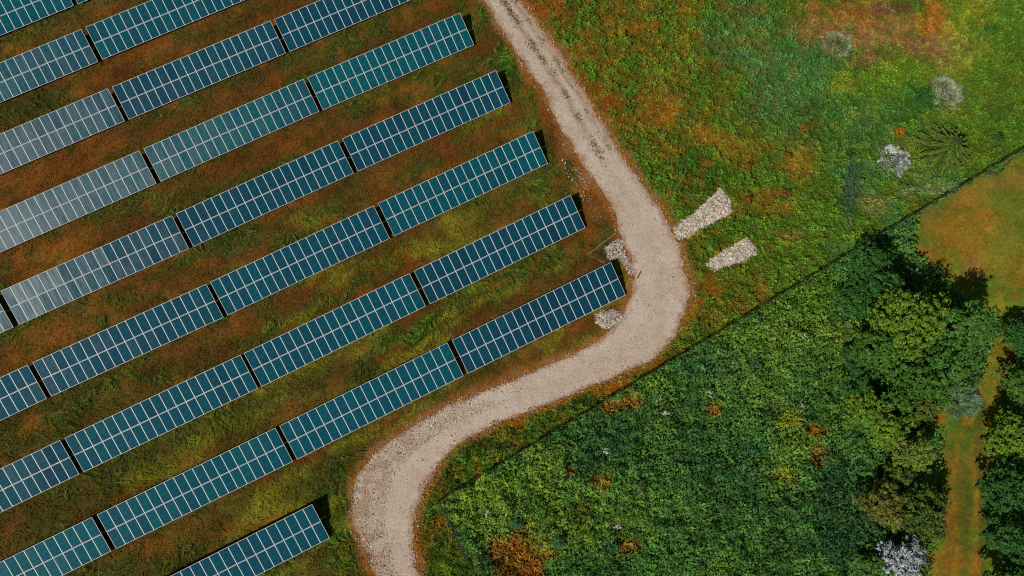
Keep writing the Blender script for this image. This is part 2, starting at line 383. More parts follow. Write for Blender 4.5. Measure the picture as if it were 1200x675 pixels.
def paint(x, y, base, lst, edge=0.35, tilt=0.0):
    wx = (fbm(x, y, 3.0, 91, 4) - .5); wy = (fbm(x, y, 3.0, 57, 4) - .5)
    n = fbm(x, y, 1.5, 33, 5, .65) - .5; n5 = fbm(x, y, .6, 37, 3, .7) - .5
    c = base
    for (o, inv, pc, s) in prep(lst):
        dx = x - o[0]; dy = y - o[1]
        u = inv[0, 0] * dx + inv[0, 1] * dy + wx * 1.2; v = inv[1, 0] * dx + inv[1, 1] * dy + wy * 1.2
        if tilt:                      # patches that lie along the rows
            pass
        r = np.sqrt(u * u + v * v)
        t = s * sstep(1.15, 0.55, r + n * 1.7 + n5 * .5)
        c = mixc(c, pc, t)
    return c

def paint_solar(x, y, base):
    """as paint, with the patches' long axis along the rows"""
    wx = (fbm(x, y, 3.0, 91, 4) - .5); wy = (fbm(x, y, 2.0, 57, 4) - .5); n = fbm(x, y, 1.6, 33, 4) - .5
    c = base
    for (px, py, rx, ry, pc, s) in PATCHES_SOLAR:
        o = at(px, py); along = rx >= ry
        sx, sy = (rx * .095, ry * .095) if along else (ry * .095, rx * .095)
        dx = x - o[0]; dy = y - o[1]
        if not along:
            th = math.radians(-35); dx, dy = dx * math.cos(th) + dy * math.sin(th), -dx * math.sin(th) + dy * math.cos(th)
            sx, sy = rx * .095, ry * .095
        r = np.sqrt((dx / sx + wx * 1.4) ** 2 + (dy / sy + wy * 1.4) ** 2)
        c = mixc(c, pc, s * sstep(1.25, 0.45, r + n * 1.6))
    return c

def fence_side(x, y):
    d = fa1 - fa0; L = np.hypot(*d)
    return ((x - fa0[0]) * d[1] - (y - fa0[1]) * d[0]) / L
SGN = np.sign(fence_side(*at(900, 600)))        # positive on the thicket's side

def zones(x, y):
    """weights of the kinds of growth at each point"""
    jig = (fbm(x, y, 2.2, 5, 4) - .5)
    dr = sdist(x, y, ROAD_POLY)
    fs = fence_side(x, y) * SGN
    u, v = pix(x, y)
    mid = resample(ROAD_MID, 40)
    # which side of the road: solar field lies to the left of the centre line
    best = np.full(np.shape(x), 1e9); side = np.zeros(np.shape(x))
    for i in range(len(mid) - 1):
        p, q = mid[i], mid[i + 1]; d = q - p
        t = np.clip(((x - p[0]) * d[0] + (y - p[1]) * d[1]) / (d @ d), 0, 1)
        e = np.hypot(x - p[0] - t * d[0], y - p[1] - t * d[1])
        s = d[0] * (y - p[1]) - d[1] * (x - p[0])
        k = e < best; best = np.where(k, e, best); side = np.where(k, s, side)
    solar = side < 0
    track = dist_line(x, y, TRACK) + jig * 1.3
    trackw = np.interp(v, [330, 400, 445, 478, 502, 533, 590, 650, 675], [1.2, 1.1, 1.5, 1.5, 2.9, 2.8, 2.8, 3.8, 3.9])
    field = np.maximum(sstep(.7, -.7, sdist(x, y, FIELD) + jig * 1.6), sstep(trackw + .5, trackw - .4, track))
    field = np.maximum(field, sstep(.6, -.6, np.hypot((x - at(1105, 488)[0]) / 1.6, (y - at(1105, 488)[1]) / 1.0) - 1 + jig))
    thick = sstep(-.15, .25, fs + jig * .5)
    corner = inside(x, y, np.vstack([FENCE_B, pts([(640, 840), (1500, 900), (1500, 130), (1240, 149)])]))
    thick = np.where(corner, 1.0, 0.0) * np.where(solar, 0, 1)
    return dict(dr=dr, solar=solar, field=np.where(solar, 0, field), thick=thick, fs=fs, jig=jig, u=u, v=v)

def colours(x, y, Z=None):
    Z = Z or zones(x, y)
    n1 = fbm(x, y, 9.0, 1, 4); n2 = fbm(x, y, 2.4, 2, 4); n3 = fbm(x, y, .8, 3, 3)
    # solar aisles
    t = sstep(.38, .60, fbm(x / 3.5, y, 2.6, 36, 4) * .65 + n2 * .35)
    sol = mixc(np.broadcast_to(BROWN * .9, x.shape + (3,)), OLIVE * 1.1, t)
    sol = paint_solar(x, y, sol)
    sol = mixc(sol, RUST * 1.1, .6 * sstep(.54, .70, fbm(x, y, 1.8, 21, 5, .65)))
    sol = mixc(sol, OLIVE, .55 * sstep(.50, .66, fbm(x, y, 2.6, 24, 5, .65)))
    sol = mixc(sol, GREEN, .3 * sstep(.58, .72, fbm(x, y, 1.6, 29, 5, .65)))
    sol = mixc(sol, OLIVE, .55 * sstep(330, 560, Z['v'] + 60 * (n1 - .5)) * sstep(.35, .6, fbm(x / 2.5, y, 2.2, 38, 4)))
    sol = mixc(sol, YGREEN * .95, .7 * sstep(180, 420, Z['u']) * sstep(180, 330, Z['v']) * sstep(.54, .68, fbm(x / 2.5, y, 1.5, 39, 5, .65)))
    sol = sol * (.44 + .95 * fbm(x / 2.2, y, 2.0, 31, 4, .6))[..., None]
    # east meadow
    t = sstep(.36, .64, n1 * .4 + n2 * .6)
    ea = mixc(np.broadcast_to(MOSS, x.shape + (3,)), RUST, sstep(.48, .68, n2) * np.clip(1.2 - np.clip((Z['u'] - 640) / 330, 0, 1), .15, 1))
    ea = paint(x, y, ea, PATCHES_EAST)
    ea = mixc(ea, YGREEN, .3 * sstep(.58, .75, fbm(x, y, 1.3, 22, 4)))
    near = np.clip(1.15 - (Z['u'] - 640) / 300, .1, 1) * np.where(Z['v'] > 420, .35, 1)
    ea = mixc(ea, RUST * 1.1, .75 * near * sstep(.50, .64, fbm(x, y, 1.5, 27, 5, .7)))
    ea = mixc(ea, GREEN, .5 * sstep(.52, .66, fbm(x, y, 1.2, 28, 5, .7)))
    ea = ea * (.70 + .6 * fbm(x, y, 3.0, 30, 4, .6))[..., None]
    # thicket
    th = mixc(np.broadcast_to(DARKG * 1.1, x.shape + (3,)), WEED * 1.15, sstep(.35, .62, n2))
    th = mixc(th, WEEDY, .6 * sstep(.55, .75, fbm(x, y, 3.5, 23, 5)))
    th = paint(x, y, th, PATCHES_WEED)
    # mown field and track
    o = at(1150, 300); ring = np.hypot(x - o[0] + 3 * (n1 - .5), y - o[1])
    fi = mixc(np.broadcast_to(C(.180, .132, .008), x.shape + (3,)), C(.090, .142, .010), sstep(.38, .60, n2))
    fi = mixc(fi, C(.060, .105, .009), .8 * sstep(.1, .9, np.sin(ring * 4.6 + 2.5 * n2)) * sstep(.35, .55, n1))
    dtk = dist_line(x, y, TRACK) + .3 * (n2 - .5)
    onT = sstep(372, 420, Z['v'])
    fi = mixc(fi, C(.060, .098, .009), onT * .85 * np.maximum(np.exp(-(dtk / .35) ** 2), np.exp(-((dtk - 1.9) / .5) ** 2)) * sstep(.3, .5, fbm(x, y, 2.0, 32, 3)))
    fi = mixc(fi, C(.30, .115, .010), onT * .75 * np.exp(-((dtk - .95) / .3) ** 2) * sstep(.35, .6, fbm(x, y, 2.5, 34, 4)))
    fi = mixc(fi, ORANGE * .72, .5 * sstep(.52, .7, fbm(x, y, 1.2, 26, 4)))
    fi = paint(x, y, fi, PATCHES_FIELD)
    fi = fi * (.55 + .8 * fbm(x, y, 1.4, 35, 5, .7))[..., None]
    c = np.where(Z['solar'][..., None], sol, mixc(mixc(ea, th, Z['thick']), fi, Z['field']))
    # bare, rusty verge beside the gravel
    w = np.where(Z['solar'], 1.2, 1.0) * (0.35 + 1.3 * fbm(x, y, 5.0, 41, 3))
    vg = sstep(w, w * .25, Z['dr'] + Z['jig'] * 1.2)
    c = mixc(c, mixc(np.broadcast_to(RUST * 1.15, c.shape), C(.27, .135, .06), sstep(.45, .7, n3)), vg * .85)
    return c, vg

def relief(x, y, Z):
    k = sstep(.0, 2.0, Z['dr'])
    a = np.where(Z['solar'], .10, .30) * (1 - .8 * Z['field'])
    z = (fbm(x, y, 4.0, 61, 4) - .5) * a * k
    return np.where(Z['dr'] < 0.25, -0.035, z)

# ------------------------------------------------------------------ the fields on a fine grid, looked up afterwards
GS = .25
ggx = np.arange(-63, 93, GS); ggy = np.arange(-47, 85, GS)
_X, _Y = np.meshgrid(ggx, ggy); _sh = _X.shape
_x, _y = _X.ravel(), _Y.ravel()
_Z = zones(_x, _y); _c, _v = colours(_x, _y, _Z)
GRID = np.concatenate([np.stack([_Z['dr'], _Z['solar'].astype(float), _Z['field'], _Z['thick'], _Z['fs'], _v, relief(_x, _y, _Z)], 1), _c], 1).reshape(_sh + (10,)).astype(np.float32)

def look(x, y):
    fx = np.clip((x - ggx[0]) / GS, 0, len(ggx) - 1.001); fy = np.clip((y - ggy[0]) / GS, 0, len(ggy) - 1.001)
    ix = fx.astype(int); iy = fy.astype(int); ax = (fx - ix)[:, None]; ay = (fy - iy)[:, None]
    g = (GRID[iy, ix] * (1 - ax) + GRID[iy, ix + 1] * ax) * (1 - ay) + (GRID[iy + 1, ix] * (1 - ax) + GRID[iy + 1, ix + 1] * ax) * ay
    return dict(dr=g[:, 0], solar=g[:, 1] > .5, field=g[:, 2], thick=g[:, 3], fs=g[:, 4]), g[:, 5], g[:, 6], g[:, 7:10]

# ------------------------------------------------------------------ ground
def axis(lo, hi, step, far):
    a = np.arange(lo, hi + step, step); g = []; s = step; p = hi
    while p < far: s *= 1.5; p += s; g.append(p)
    h = []; s = step; p = lo
    while p > -far: s *= 1.5; p -= s; h.append(p)
    return np.r_[h[::-1], a, g]
gx = axis(-62, 92, .36, 900); gy = axis(-46, 84, .36, 900)
X, Y = np.meshgrid(gx, gy)
xf, yf = X.ravel(), Y.ravel()
Zg, gv, gz, gc = look(xf, yf)
nx, ny = len(gx), len(gy)
i = np.arange(nx * ny).reshape(ny, nx)
Fq = np.stack([i[:-1, :-1], i[:-1, 1:], i[1:, 1:], i[1:, :-1]], -1).reshape(-1, 4)
soil_k = np.where(Zg['field'] > .5, 1.0, .8)[:, None]
soil = gc * soil_k
ground = link('ground', mesh_np('ground', np.stack([xf, yf, gz], 1), Fq, soil, True), MAT['soil'])
tag(ground, kind='structure')

def gz_at(x, y):
    x = np.atleast_1d(np.asarray(x, float)); y = np.atleast_1d(np.asarray(y, float))
    return look(x, y)[2]

# ------------------------------------------------------------------ gravel road
def make_road():
    nA, nB = 900, 40
    L = resample(RL, nA); R_ = resample(RR, nA)
    # the two edges wander
    d = R_ - L; w = np.hypot(*d.T)[:, None]; d = d / w
    eL = (fbm(L[:, 0], L[:, 1], 1.6, 71, 5, .7) - .5) * 1.1; eR = (fbm(R_[:, 0], R_[:, 1], 1.6, 72, 5, .7) - .5) * 1.1
    L = L + d * eL[:, None]; R_ = R_ - d * eR[:, None]
    t = np.linspace(0, 1, nB)
    P = L[:, None, :] * (1 - t[None, :, None]) + R_[:, None, :] * t[None, :, None]
    x = P[..., 0].ravel(); y = P[..., 1].ravel(); tt = np.tile(t, nA); ss = np.repeat(np.linspace(0, 1, nA), nB)
    w = np.repeat(w[:, 0], nB)
    u, v = pix(x, y)
    n1 = fbm(x, y, 2.5, 73, 5); n2 = fbm(x, y, .6, 74, 3)
    base = np.broadcast_to(C(.355, .290, .230), (len(x), 3))
    base = mixc(base, C(.385, .322, .265), sstep(.40, .70, n1))
    base = mixc(base, C(.30, .215, .15), .45 * sstep(.52, .66, fbm(x, y, 1.0, 75, 5, .75)))
    # wheel tracks and the browner strips between them, strongest where the road leaves at the top
    up = sstep(260, 60, v)
    m = np.exp(-((tt - .50 + .05 * (n1 - .5)) / .085) ** 2) + .8 * np.exp(-((tt - .80) / .07) ** 2) * sstep(300, 100, v)
    base = mixc(base, C(.17, .115, .06), np.clip(m * (up * .75 + .10) * (.45 + .55 * sstep(.30, .55, n2 * .5 + n1 * .5)), 0, .75))
    base = mixc(base, C(.27, .14, .075), np.clip(sstep(.87, .97, tt) * up * .8, 0, .7))
    # the coarse outer half of the bottom bend
    bend = sstep(470, 540, v) * sstep(.55, .30, tt)
    base = mixc(base, C(.24, .15, .09), .75 * bend * sstep(.35, .6, fbm(x, y, .9, 77, 4)))
    e = np.minimum(tt, 1 - tt) * w
    base = mixc(base, C(.25, .14, .075), .8 * sstep(.75, .05, e + (n2 - .5) * 1.3))
    z = .012 + .03 * sstep(0, .8, e) + (n2 - .5) * .02 * sstep(0, .3, e) - .02 * np.clip(m * up, 0, 1)
    z = np.maximum(z, .008)
    i = np.arange(nA * nB).reshape(nA, nB)
    Fq = np.stack([i[:-1, :-1], i[:-1, 1:], i[1:, 1:], i[1:, :-1]], -1).reshape(-1, 4)[:, ::-1]
    return mesh_np('gravel_road', np.stack([x, y, z], 1), Fq, base, True)
road = tag(link('gravel_road', make_road(), MAT['gravel']), kind='structure')

# ------------------------------------------------------------------ stones
ICO = None
def ico():
    p = (1 + 5 ** .5) / 2
    v = np.array([(-1, p, 0), (1, p, 0), (-1, -p, 0), (1, -p, 0), (0, -1, p), (0, 1, p), (0, -1, -p), (0, 1, -p), (p, 0, -1), (p, 0, 1), (-p, 0, -1), (-p, 0, 1)], float)
    f = np.array([(0, 11, 5), (0, 5, 1), (0, 1, 7), (0, 7, 10), (0, 10, 11), (1, 5, 9), (5, 11, 4), (11, 10, 2), (10, 7, 6), (7, 1, 8), (3, 9, 4), (3, 4, 2), (3, 2, 6), (3, 6, 8), (3, 8, 9), (4, 9, 5), (2, 4, 11), (6, 2, 10), (8, 6, 7), (9, 8, 1)])
    return v / np.linalg.norm(v[0]), f

def stones(name, x, y, z, r, col, flat=.7):
    v, f = ico(); n = len(x)
    V = v[None] * (1 + rng.uniform(-.28, .28, (n, 12, 1)))
    a = rng.uniform(0, 2 * np.pi, n); ca, sa = np.cos(a)[:, None], np.sin(a)[:, None]
    sx = rng.uniform(.75, 1.35, (n, 1)); sy = rng.uniform(.7, 1.1, (n, 1)); sz = rng.uniform(.5, .9, (n, 1)) * flat / .7
    vx, vy, vz = V[..., 0] * sx, V[..., 1] * sy, V[..., 2] * sz
    P = np.stack([x[:, None] + r[:, None] * (vx * ca - vy * sa), y[:, None] + r[:, None] * (vx * sa + vy * ca), z[:, None] + r[:, None] * vz], -1)
    Fc = (f[None] + (np.arange(n) * 12)[:, None, None]).reshape(-1, 3)
    return mesh_np(name, P.reshape(-1, 3), Fc, np.repeat(col, 12, 0))

def stone_colour(n):
    t = rng.uniform(0, 1, n); b = rng.uniform(.45, 1.2, n)[:, None]
    return mixc(np.broadcast_to(C(.47, .39, .315), (n, 3)), C(.60, .545, .475), t) * b * np.where(rng.uniform(0, 1, n) < .1, .5, 1)[:, None]

def fill_poly(poly, n):
    lo = poly.min(0) - .5; hi = poly.max(0) + .5
    p = rng.uniform(lo, hi, (n * 3, 2))
    d = sdist(p[:, 0], p[:, 1], poly) + (fbm(p[:, 0], p[:, 1], 1.0, 81, 4) - .5) * .9
    k = rng.uniform(-.25, .05, len(p)) > d
    return p[k][:n], -d[k][:n]

for poly, n, name, label, hh in (
        (PAD_A, 3200, 'rock_pad', 'larger wedge of pale crushed rock right beside the gravel bend', .12),
        (PAD_B, 2300, 'rock_pad', 'smaller wedge of pale crushed rock lying off the road in the meadow', .12),
        (HEAP_C, 700, 'rock_heap', 'small heap of white rocks under the end of the lowest long row', .16),
        (HEAP_D, 700, 'rock_heap', 'strip of white rocks at the road edge behind the panel corner', .10)):
    p, e = fill_poly(poly, n)
    r = rng.uniform(.05, .11, len(p)) * np.where(rng.uniform(0, 1, len(p)) < .12, 1.7, 1)
    z = gz_at(p[:, 0], p[:, 1]) + .03 + hh * sstep(0, .8, e) * rng.uniform(.3, 1.2, len(p))
    sc_ = stone_colour(len(p)) * (.78 if 'heap' in name else .95)
    o = link(name, stones(name, p[:, 0], p[:, 1], z, r, mixc(sc_, C(.20, .12, .06), rng.uniform(0, .45, len(p)) ** 1.5)), MAT['stone'])
    tag(o, label, 'rocks', kind='stuff')

# loose stones along the road's edges, in the coarse bend and on the bare verge
def loose():
    P = []
    n = 5200
    t = rng.integers(0, len(RL), n); s = rng.uniform(0, 1, n) < .5
    b = np.where(s[:, None], RL[t], RR[t]); inn = (RR[t] - RL[t]); inn /= np.hypot(*inn.T)[:, None]; inn = np.where(s[:, None], inn, -inn)
    P.append(b + inn * rng.normal(.15, .38, n)[:, None] + rng.normal(0, .15, (n, 2)))
    n = 4200
    t = rng.integers(int(len(RL) * .70), len(RL), n); k = rng.uniform(.0, .5, n)[:, None]
    P.append(RL[t] * (1 - k) + RR[t] * k + rng.normal(0, .1, (n, 2)))
    n = 2200
    t = rng.integers(0, len(RL), n); k = rng.uniform(.05, .95, n)[:, None]
    P.append(RL[t] * (1 - k) + RR[t] * k)
    for (a, b, w, n) in (((658, 188), (704, 262), .6, 170), ((672, 196), (690, 222), .4, 90), ((515, 478), (560, 460), .3, 60)):
        k = rng.uniform(0, 1, n)[:, None]
        P.append(at(*a) * (1 - k) + at(*b) * k + rng.normal(0, w * .5, (n, 2)))
    P = np.vstack(P); n = len(P)
    r = rng.uniform(.025, .06, n) * np.where(rng.uniform(0, 1, n) < .10, 1.9, 1)
    d = sdist(P[:, 0], P[:, 1], ROAD_POLY)
    z = np.where(d < -.3, .04, .03) + r * .3
    c = mixc(stone_colour(n), C(.30, .19, .12), rng.uniform(0, .6, n)) * rng.uniform(.65, 1.1, n)[:, None]
    return stones('loose_stones', P[:, 0], P[:, 1], z, r, c)
tag(link('loose_stones', loose(), MAT['stone']), 'loose pale stones scattered along the edges of the gravel road', 'stones', kind='stuff')

# ------------------------------------------------------------------ grass and weeds
def blades(x, y, z, L, W_, az, el, col):
    n = len(x); d = np.stack([np.cos(az) * np.cos(el), np.sin(az) * np.cos(el), np.sin(el)], 1)
    s = np.stack([-np.sin(az), np.cos(az), np.zeros(n)], 1)
    b = np.stack([x, y, z], 1)
    V = np.stack([b - s * W_[:, None] / 2, b + s * W_[:, None] / 2, b + d * L[:, None]], 1).reshape(-1, 3)
    Fc = np.arange(3 * n).reshape(n, 3)
    return V, Fc, np.repeat(col, 3, 0)

def leaves(c, nrm, L, W_, col, seed=None):
    """diamond leaves at c facing nrm"""
    n = len(c); nrm = nrm / np.linalg.norm(nrm, axis=1)[:, None]
    r = rng.normal(size=(n, 3)); t = r - nrm * (r * nrm).sum(1)[:, None]; t /= np.linalg.norm(t, axis=1)[:, None] + 1e-9
    b = np.cross(nrm, t)
    V = np.stack([c - t * L[:, None] / 2, c - b * W_[:, None] / 2 + t * L[:, None] * .08, c + t * L[:, None] / 2, c + b * W_[:, None] / 2 + t * L[:, None] * .08], 1).reshape(-1, 3)
    return V, np.arange(4 * n).reshape(n, 4), np.repeat(col, 4, 0)

def scatter(n):
    x = rng.uniform(-62, 92, n); y = rng.uniform(-46, 84, n)
    k = in_view(x, y, 60); return x[k], y[k]

def under_panels(x, y):
    r = np.zeros(x.shape, bool)
    for (cx, y0, yaw) in TABLES.values():
        r |= (np.abs(x - cx) < 9.1) & (y - y0 > .9) & (y - y0 < 2.9)
    return r

def on_rocks(x, y):
    d = np.full(x.shape, 9.0)
    for p in (PAD_A, PAD_B, HEAP_C, HEAP_D): d = np.minimum(d, sdist(x, y, p))
    return d < -.1

def jitter(c, n, lo=.6, hi=1.35, hue=.12):
    return c * rng.uniform(lo, hi, n)[:, None] * (1 + rng.normal(0, hue, (n, 3)))

def lic(x, y, ang, s, step, k, seed):
    """noise drawn out along a direction field: streaks"""
    t = 0.0; ca = np.cos(ang) * step; sa = np.sin(ang) * step
    for i in range(-k, k + 1): t = t + vn(x + ca * i, y + sa * i, s, seed)
    t = t / (2 * k + 1)
    return np.clip(.5 + (t - .5) * (1.0 + .45 * k), 0, 1)

def grow():
    x, y = scatter(N_SCATTER)
    Z, vg, z0, c = look(x, y)
    ok = (Z['dr'] > rng.normal(.0, .25, len(x))) & ~on_rocks(x, y)
    keep = ok & np.where(Z['solar'], ~under_panels(x, y), True)
    x, y = x[keep], y[keep]; Z = {k: v[keep] for k, v in Z.items()}; vg, z0, c = vg[keep], z0[keep], c[keep]
    pu, pv = pix(x, y)
    n = len(x); u = rng.uniform(0, 1, n)
    # ---- solar aisles: soft grass combed in swirls
    k = Z['solar'] & (u < .85 * (1 - .7 * vg))
    xs, ys = x[k], y[k]; m = len(xs); cs = c[k]
    flow = fbm(xs, ys, 4.5, 44, 3) * 11.0 + .4
    lush = np.clip(cs[:, 1] / (cs[:, 0] + 1e-6), .3, 1.5)
    st_ = lic(xs, ys, flow, .26, .17, 3, 49); cl = fbm(xs, ys, .8, 50, 4, .7)
    q = sstep(.30, .72, st_ * .55 + cl * .45)
    keep2 = rng.uniform(0, 1, m) < .45 + .55 * q
    xs, ys, cs, flow, lush, q, zz = xs[keep2], ys[keep2], cs[keep2], flow[keep2], lush[keep2], q[keep2], z0[k][keep2]; m = len(xs)
    lw = sstep(.8, 1.2, lush); tip = cs * ((.56 + .80 * q) * (1 - lw) + (.30 + 1.55 * q) * lw)[:, None]
    tip = mixc(tip, YGREEN * 1.05, .35 * sstep(.72, 1.0, q) * sstep(.8, 1.3, lush))
    L = rng.uniform(.12, .30, m) * (.35 + .85 * lush)
    az = flow + rng.normal(0, 1, m) * (.55 - .3 * sstep(.8, 1.2, lush)); el = np.clip(np.abs(rng.normal(.38, .25, m)), .05, 1.3)
    V, Fc, cv = blades(xs, ys, zz - .02 + .22 * q * (.3 + .6 * lush) * rng.uniform(.4, 1, m), L, rng.uniform(.045, .10, m), az, el, jitter(tip, m, .75, 1.4))
    tag(link('grass', mesh_np('grass', V, Fc, cv), MAT['grass']), 'rusty and green grass growing in the aisles between the solar rows', 'grass', kind='stuff')
    nt = len(Fc)
    # ---- east meadow: rough tussocks
    k = ~Z['solar'] & (Z['thick'] < .5) & (Z['field'] < .5) & (u < .8 - .5 * vg)
    xs, ys = x[k], y[k]; m = len(xs); ce = c[k]
    ratio = ce[:, 1] / (ce[:, 0] + 1e-6); green = sstep(.55, 1.2, ratio)
    soft = np.exp(-(((pu[k] - 915) / 85) ** 2 + ((pv[k] - 80) / 90) ** 2))
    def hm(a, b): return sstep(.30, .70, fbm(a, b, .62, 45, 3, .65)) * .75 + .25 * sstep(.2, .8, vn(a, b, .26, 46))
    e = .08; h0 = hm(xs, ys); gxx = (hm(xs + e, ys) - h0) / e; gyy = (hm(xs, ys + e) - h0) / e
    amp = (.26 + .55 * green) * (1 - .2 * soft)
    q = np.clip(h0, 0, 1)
    nr = np.stack([-gxx * amp * .7, -gyy * amp * .7, np.ones(m)], 1); nr /= np.linalg.norm(nr, axis=1)[:, None]
    nr += rng.normal(0, .34, (m, 3))
    near = np.clip(1.2 - (pu[k] - 640) / 300, 0, 1) * (pv[k] < 380)
    spot = fbm(xs, ys, .8, 58, 3)
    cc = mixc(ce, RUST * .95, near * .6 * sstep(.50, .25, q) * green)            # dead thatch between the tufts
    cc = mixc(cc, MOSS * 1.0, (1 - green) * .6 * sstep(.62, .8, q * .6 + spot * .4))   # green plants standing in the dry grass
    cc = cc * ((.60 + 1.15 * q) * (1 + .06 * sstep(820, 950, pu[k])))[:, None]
    cc = mixc(cc, LIME * 1.1, .35 * sstep(.80, 1.0, q) * sstep(.5, .6, spot) * green * (1 - soft))
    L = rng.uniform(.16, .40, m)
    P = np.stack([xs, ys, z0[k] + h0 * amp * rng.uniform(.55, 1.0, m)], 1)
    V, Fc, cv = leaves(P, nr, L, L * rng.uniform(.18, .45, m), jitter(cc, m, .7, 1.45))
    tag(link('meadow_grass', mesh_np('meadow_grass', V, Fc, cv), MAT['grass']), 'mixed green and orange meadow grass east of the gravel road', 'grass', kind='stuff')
    nt += 2 * len(Fc)
    # ---- sparse weeds between the wheel tracks
    t = rng.integers(0, int(len(RL) * .36), 2600); kk = np.where(rng.uniform(0, 1, 2600) < .65, rng.normal(.5, .05, 2600), rng.normal(.8, .04, 2600))[:, None]
    p = RL[t] * (1 - kk) + RR[t] * kk + rng.normal(0, .16, (2600, 2)); p = p[fbm(p[:, 0], p[:, 1], 1.5, 59, 4) > .54]; m = len(p)
    V, Fc, cv = leaves(np.column_stack([p, rng.uniform(.05, .09, m)]), np.tile([0, 0, 1.0], (m, 1)) + rng.normal(0, .3, (m, 3)), rng.uniform(.10, .26, m), rng.uniform(.06, .14, m), jitter(np.broadcast_to(C(.11, .095, .03), (m, 3)), m))
    tag(link('track_weeds', mesh_np('track_weeds', V, Fc, cv), MAT['grass']), 'sparse brown-green weeds down the middle of the gravel road', 'weeds', kind='stuff')
    # ---- mown field and track: very short stubble
    k = ~Z['solar'] & (Z['field'] >= .5) & (u < .6)
    xs, ys = x[k], y[k]; m = len(xs)
    q = fbm(xs, ys, .8, 52, 4, .7)
    V, Fc, cv = blades(xs, ys, z0[k] - .02, rng.uniform(.08, .2, m), rng.uniform(.03, .06, m), rng.normal(1.9, .5, m), np.abs(rng.normal(.35, .25, m)), jitter(c[k] * (.5 + 1.1 * q)[:, None], m, .8, 1.4, .08))
    tag(link('mown_grass', mesh_np('mown_grass', V, Fc, cv), MAT['grass']), 'short orange mown grass of the field and track at the right', 'grass', kind='stuff')
    nt += len(Fc)
    # ---- thicket of broad-leaved weeds
    k = ~Z['solar'] & (Z['thick'] >= .5) & (Z['field'] < .5) & (u < .62)
    xs, ys = x[k], y[k]; ce = c[k]; zz = z0[k]; m = len(xs)
    def hw(a, b): return .08 + 1.0 * sstep(.36, .74, fbm(a, b, 1.5, 47, 3, .6)) + .80 * sstep(.25, .75, fbm(a, b, .55, 48, 2)) + .30 * vn(a, b, .26, 53)
    e = .09; h0 = hw(xs, ys); gxx = (hw(xs + e, ys) - h0) / e; gyy = (hw(xs, ys + e) - h0) / e
    rust = sstep(.9, .6, ce[:, 1] / (ce[:, 0] + 1e-6))
    h0 = h0 * (1 - .65 * rust)
    nr = np.stack([-gxx * .5, -gyy * .5, np.ones(m)], 1); nr /= np.linalg.norm(nr, axis=1)[:, None]
    nr += rng.normal(0, .40, (m, 3))
    dep = rng.uniform(0, 1, m) ** 1.5
    P = np.stack([xs, ys, zz + h0 * (1 - .75 * dep)], 1)
    L = rng.uniform(.18, .40, m)
    kind = vn(xs, ys, .6, 54); cc = ce * (.75 + .75 * kind)[:, None]
    cc = mixc(cc, WEEDY, .35 * sstep(.72, .9, kind))
    V, Fc, cv = leaves(P, nr, L, L * rng.uniform(.40, .65, m), jitter(cc, m, .7, 1.6, .10))
    tag(link('weed_thicket', mesh_np('weed_thicket', V, Fc, cv), MAT['leaf']), 'dense dark green thicket of leafy weeds below the fence', 'weeds', kind='stuff')
    nt += 2 * len(Fc)
    print('vegetation triangles', nt)
N_SCATTER = 2300000
grow()

# ------------------------------------------------------------------ solar tables
def panel_meshes():
    a = MB(); a.box(-.46, .46, .045, 1.925, -.02, .0)
    me = a.mesh('panel'); me.materials.append(MAT['cell'])
    b = MB(); w = .027
    b.box(-.5, .5, 0, w, -.035, .006); b.box(-.5, .5, 1.97 - w, 1.97, -.035, .006)
    b.box(-.5, -.5 + w, w, 1.97 - w, -.035, .004); b.box(.5 - w, .5, w, 1.97 - w, -.035, .004)
    mf = b.mesh('frame'); mf.materials.append(MAT['alu'])
    return me, mf
PM, FM = panel_meshes()
ct, st = math.cos(TILT), math.sin(TILT)
WID = NP_ * PITCH
def rack_meshes():
    out = {}
    p = MB(); p.box(-.05, .05, -.05, .05, 0, 1); out['post'] = p.mesh('post')
    p = MB(); p.box(-WID / 2 + .1, WID / 2 - .1, -.04, .04, -.12, -.04); out['purlin'] = p.mesh('purlin')
    p = MB(); p.box(-.04, .04, .25, DEPTH - .3, -.24, -.12); out['rafter'] = p.mesh('rafter')
    for k in out.values(): k.materials.append(MAT['steel'])
    return out
RM_ = rack_meshes()
ORD = ['first', 'second', 'third', 'fourth', 'fifth', 'sixth', 'seventh', 'eighth', 'lowest']
def table_label(r, k):
    ks = sorted(q[1] for q in TABLES if q[0] == r); i = ks.index(k); n = len(ks)
    if n == 1: return 'short run of teal solar panels in the lowest row, left of the bend'
    if r == 0: return ['teal solar panel table cut off by the top-left corner of the picture', 'tiny tip of a solar panel table at the top edge, far left'][i]
    pos = 'at the left picture edge' if i == 0 else ('at the right-hand end' if i == n - 1 else ORD[i] + ' from the left')
    return 'long blue solar panel table %s, %s row from the top' % (pos, ORD[r])
ROT = Matrix.Rotation(TILT, 4, 'X')
GLARE_ROUGH = {(1, 0): .75, (1, 1): .25, (2, 0): 1.0, (2, 1): .48, (2, 2): .1, (3, 0): 1.0, (3, 1): .82, (3, 2): .3, (4, -1): .55, (4, 0): .60, (4, 1): .32, (5, 0): .14, (5, 1): .14}  # glass roughness per table, set to place the sheen of reflected cloud
TINT = {(0, 0): .8, (0, 1): .7, (1, 0): .6, (1, 1): .72, (2, 0): .45, (2, 1): .34, (2, 2): .28, (3, 0): .6, (3, 1): .85, (3, 2): .88, (4, -1): .5, (4, 0): .42, (4, 1): .34, (4, 2): .36,
        (5, -1): .34, (5, 0): .38, (5, 1): .45, (5, 2): .75, (6, -1): .45, (6, 0): .6, (6, 1): .55, (6, 2): .28, (7, -1): .9, (7, 0): .75, (7, 1): .7, (7, 2): .18, (8, 2): .5}
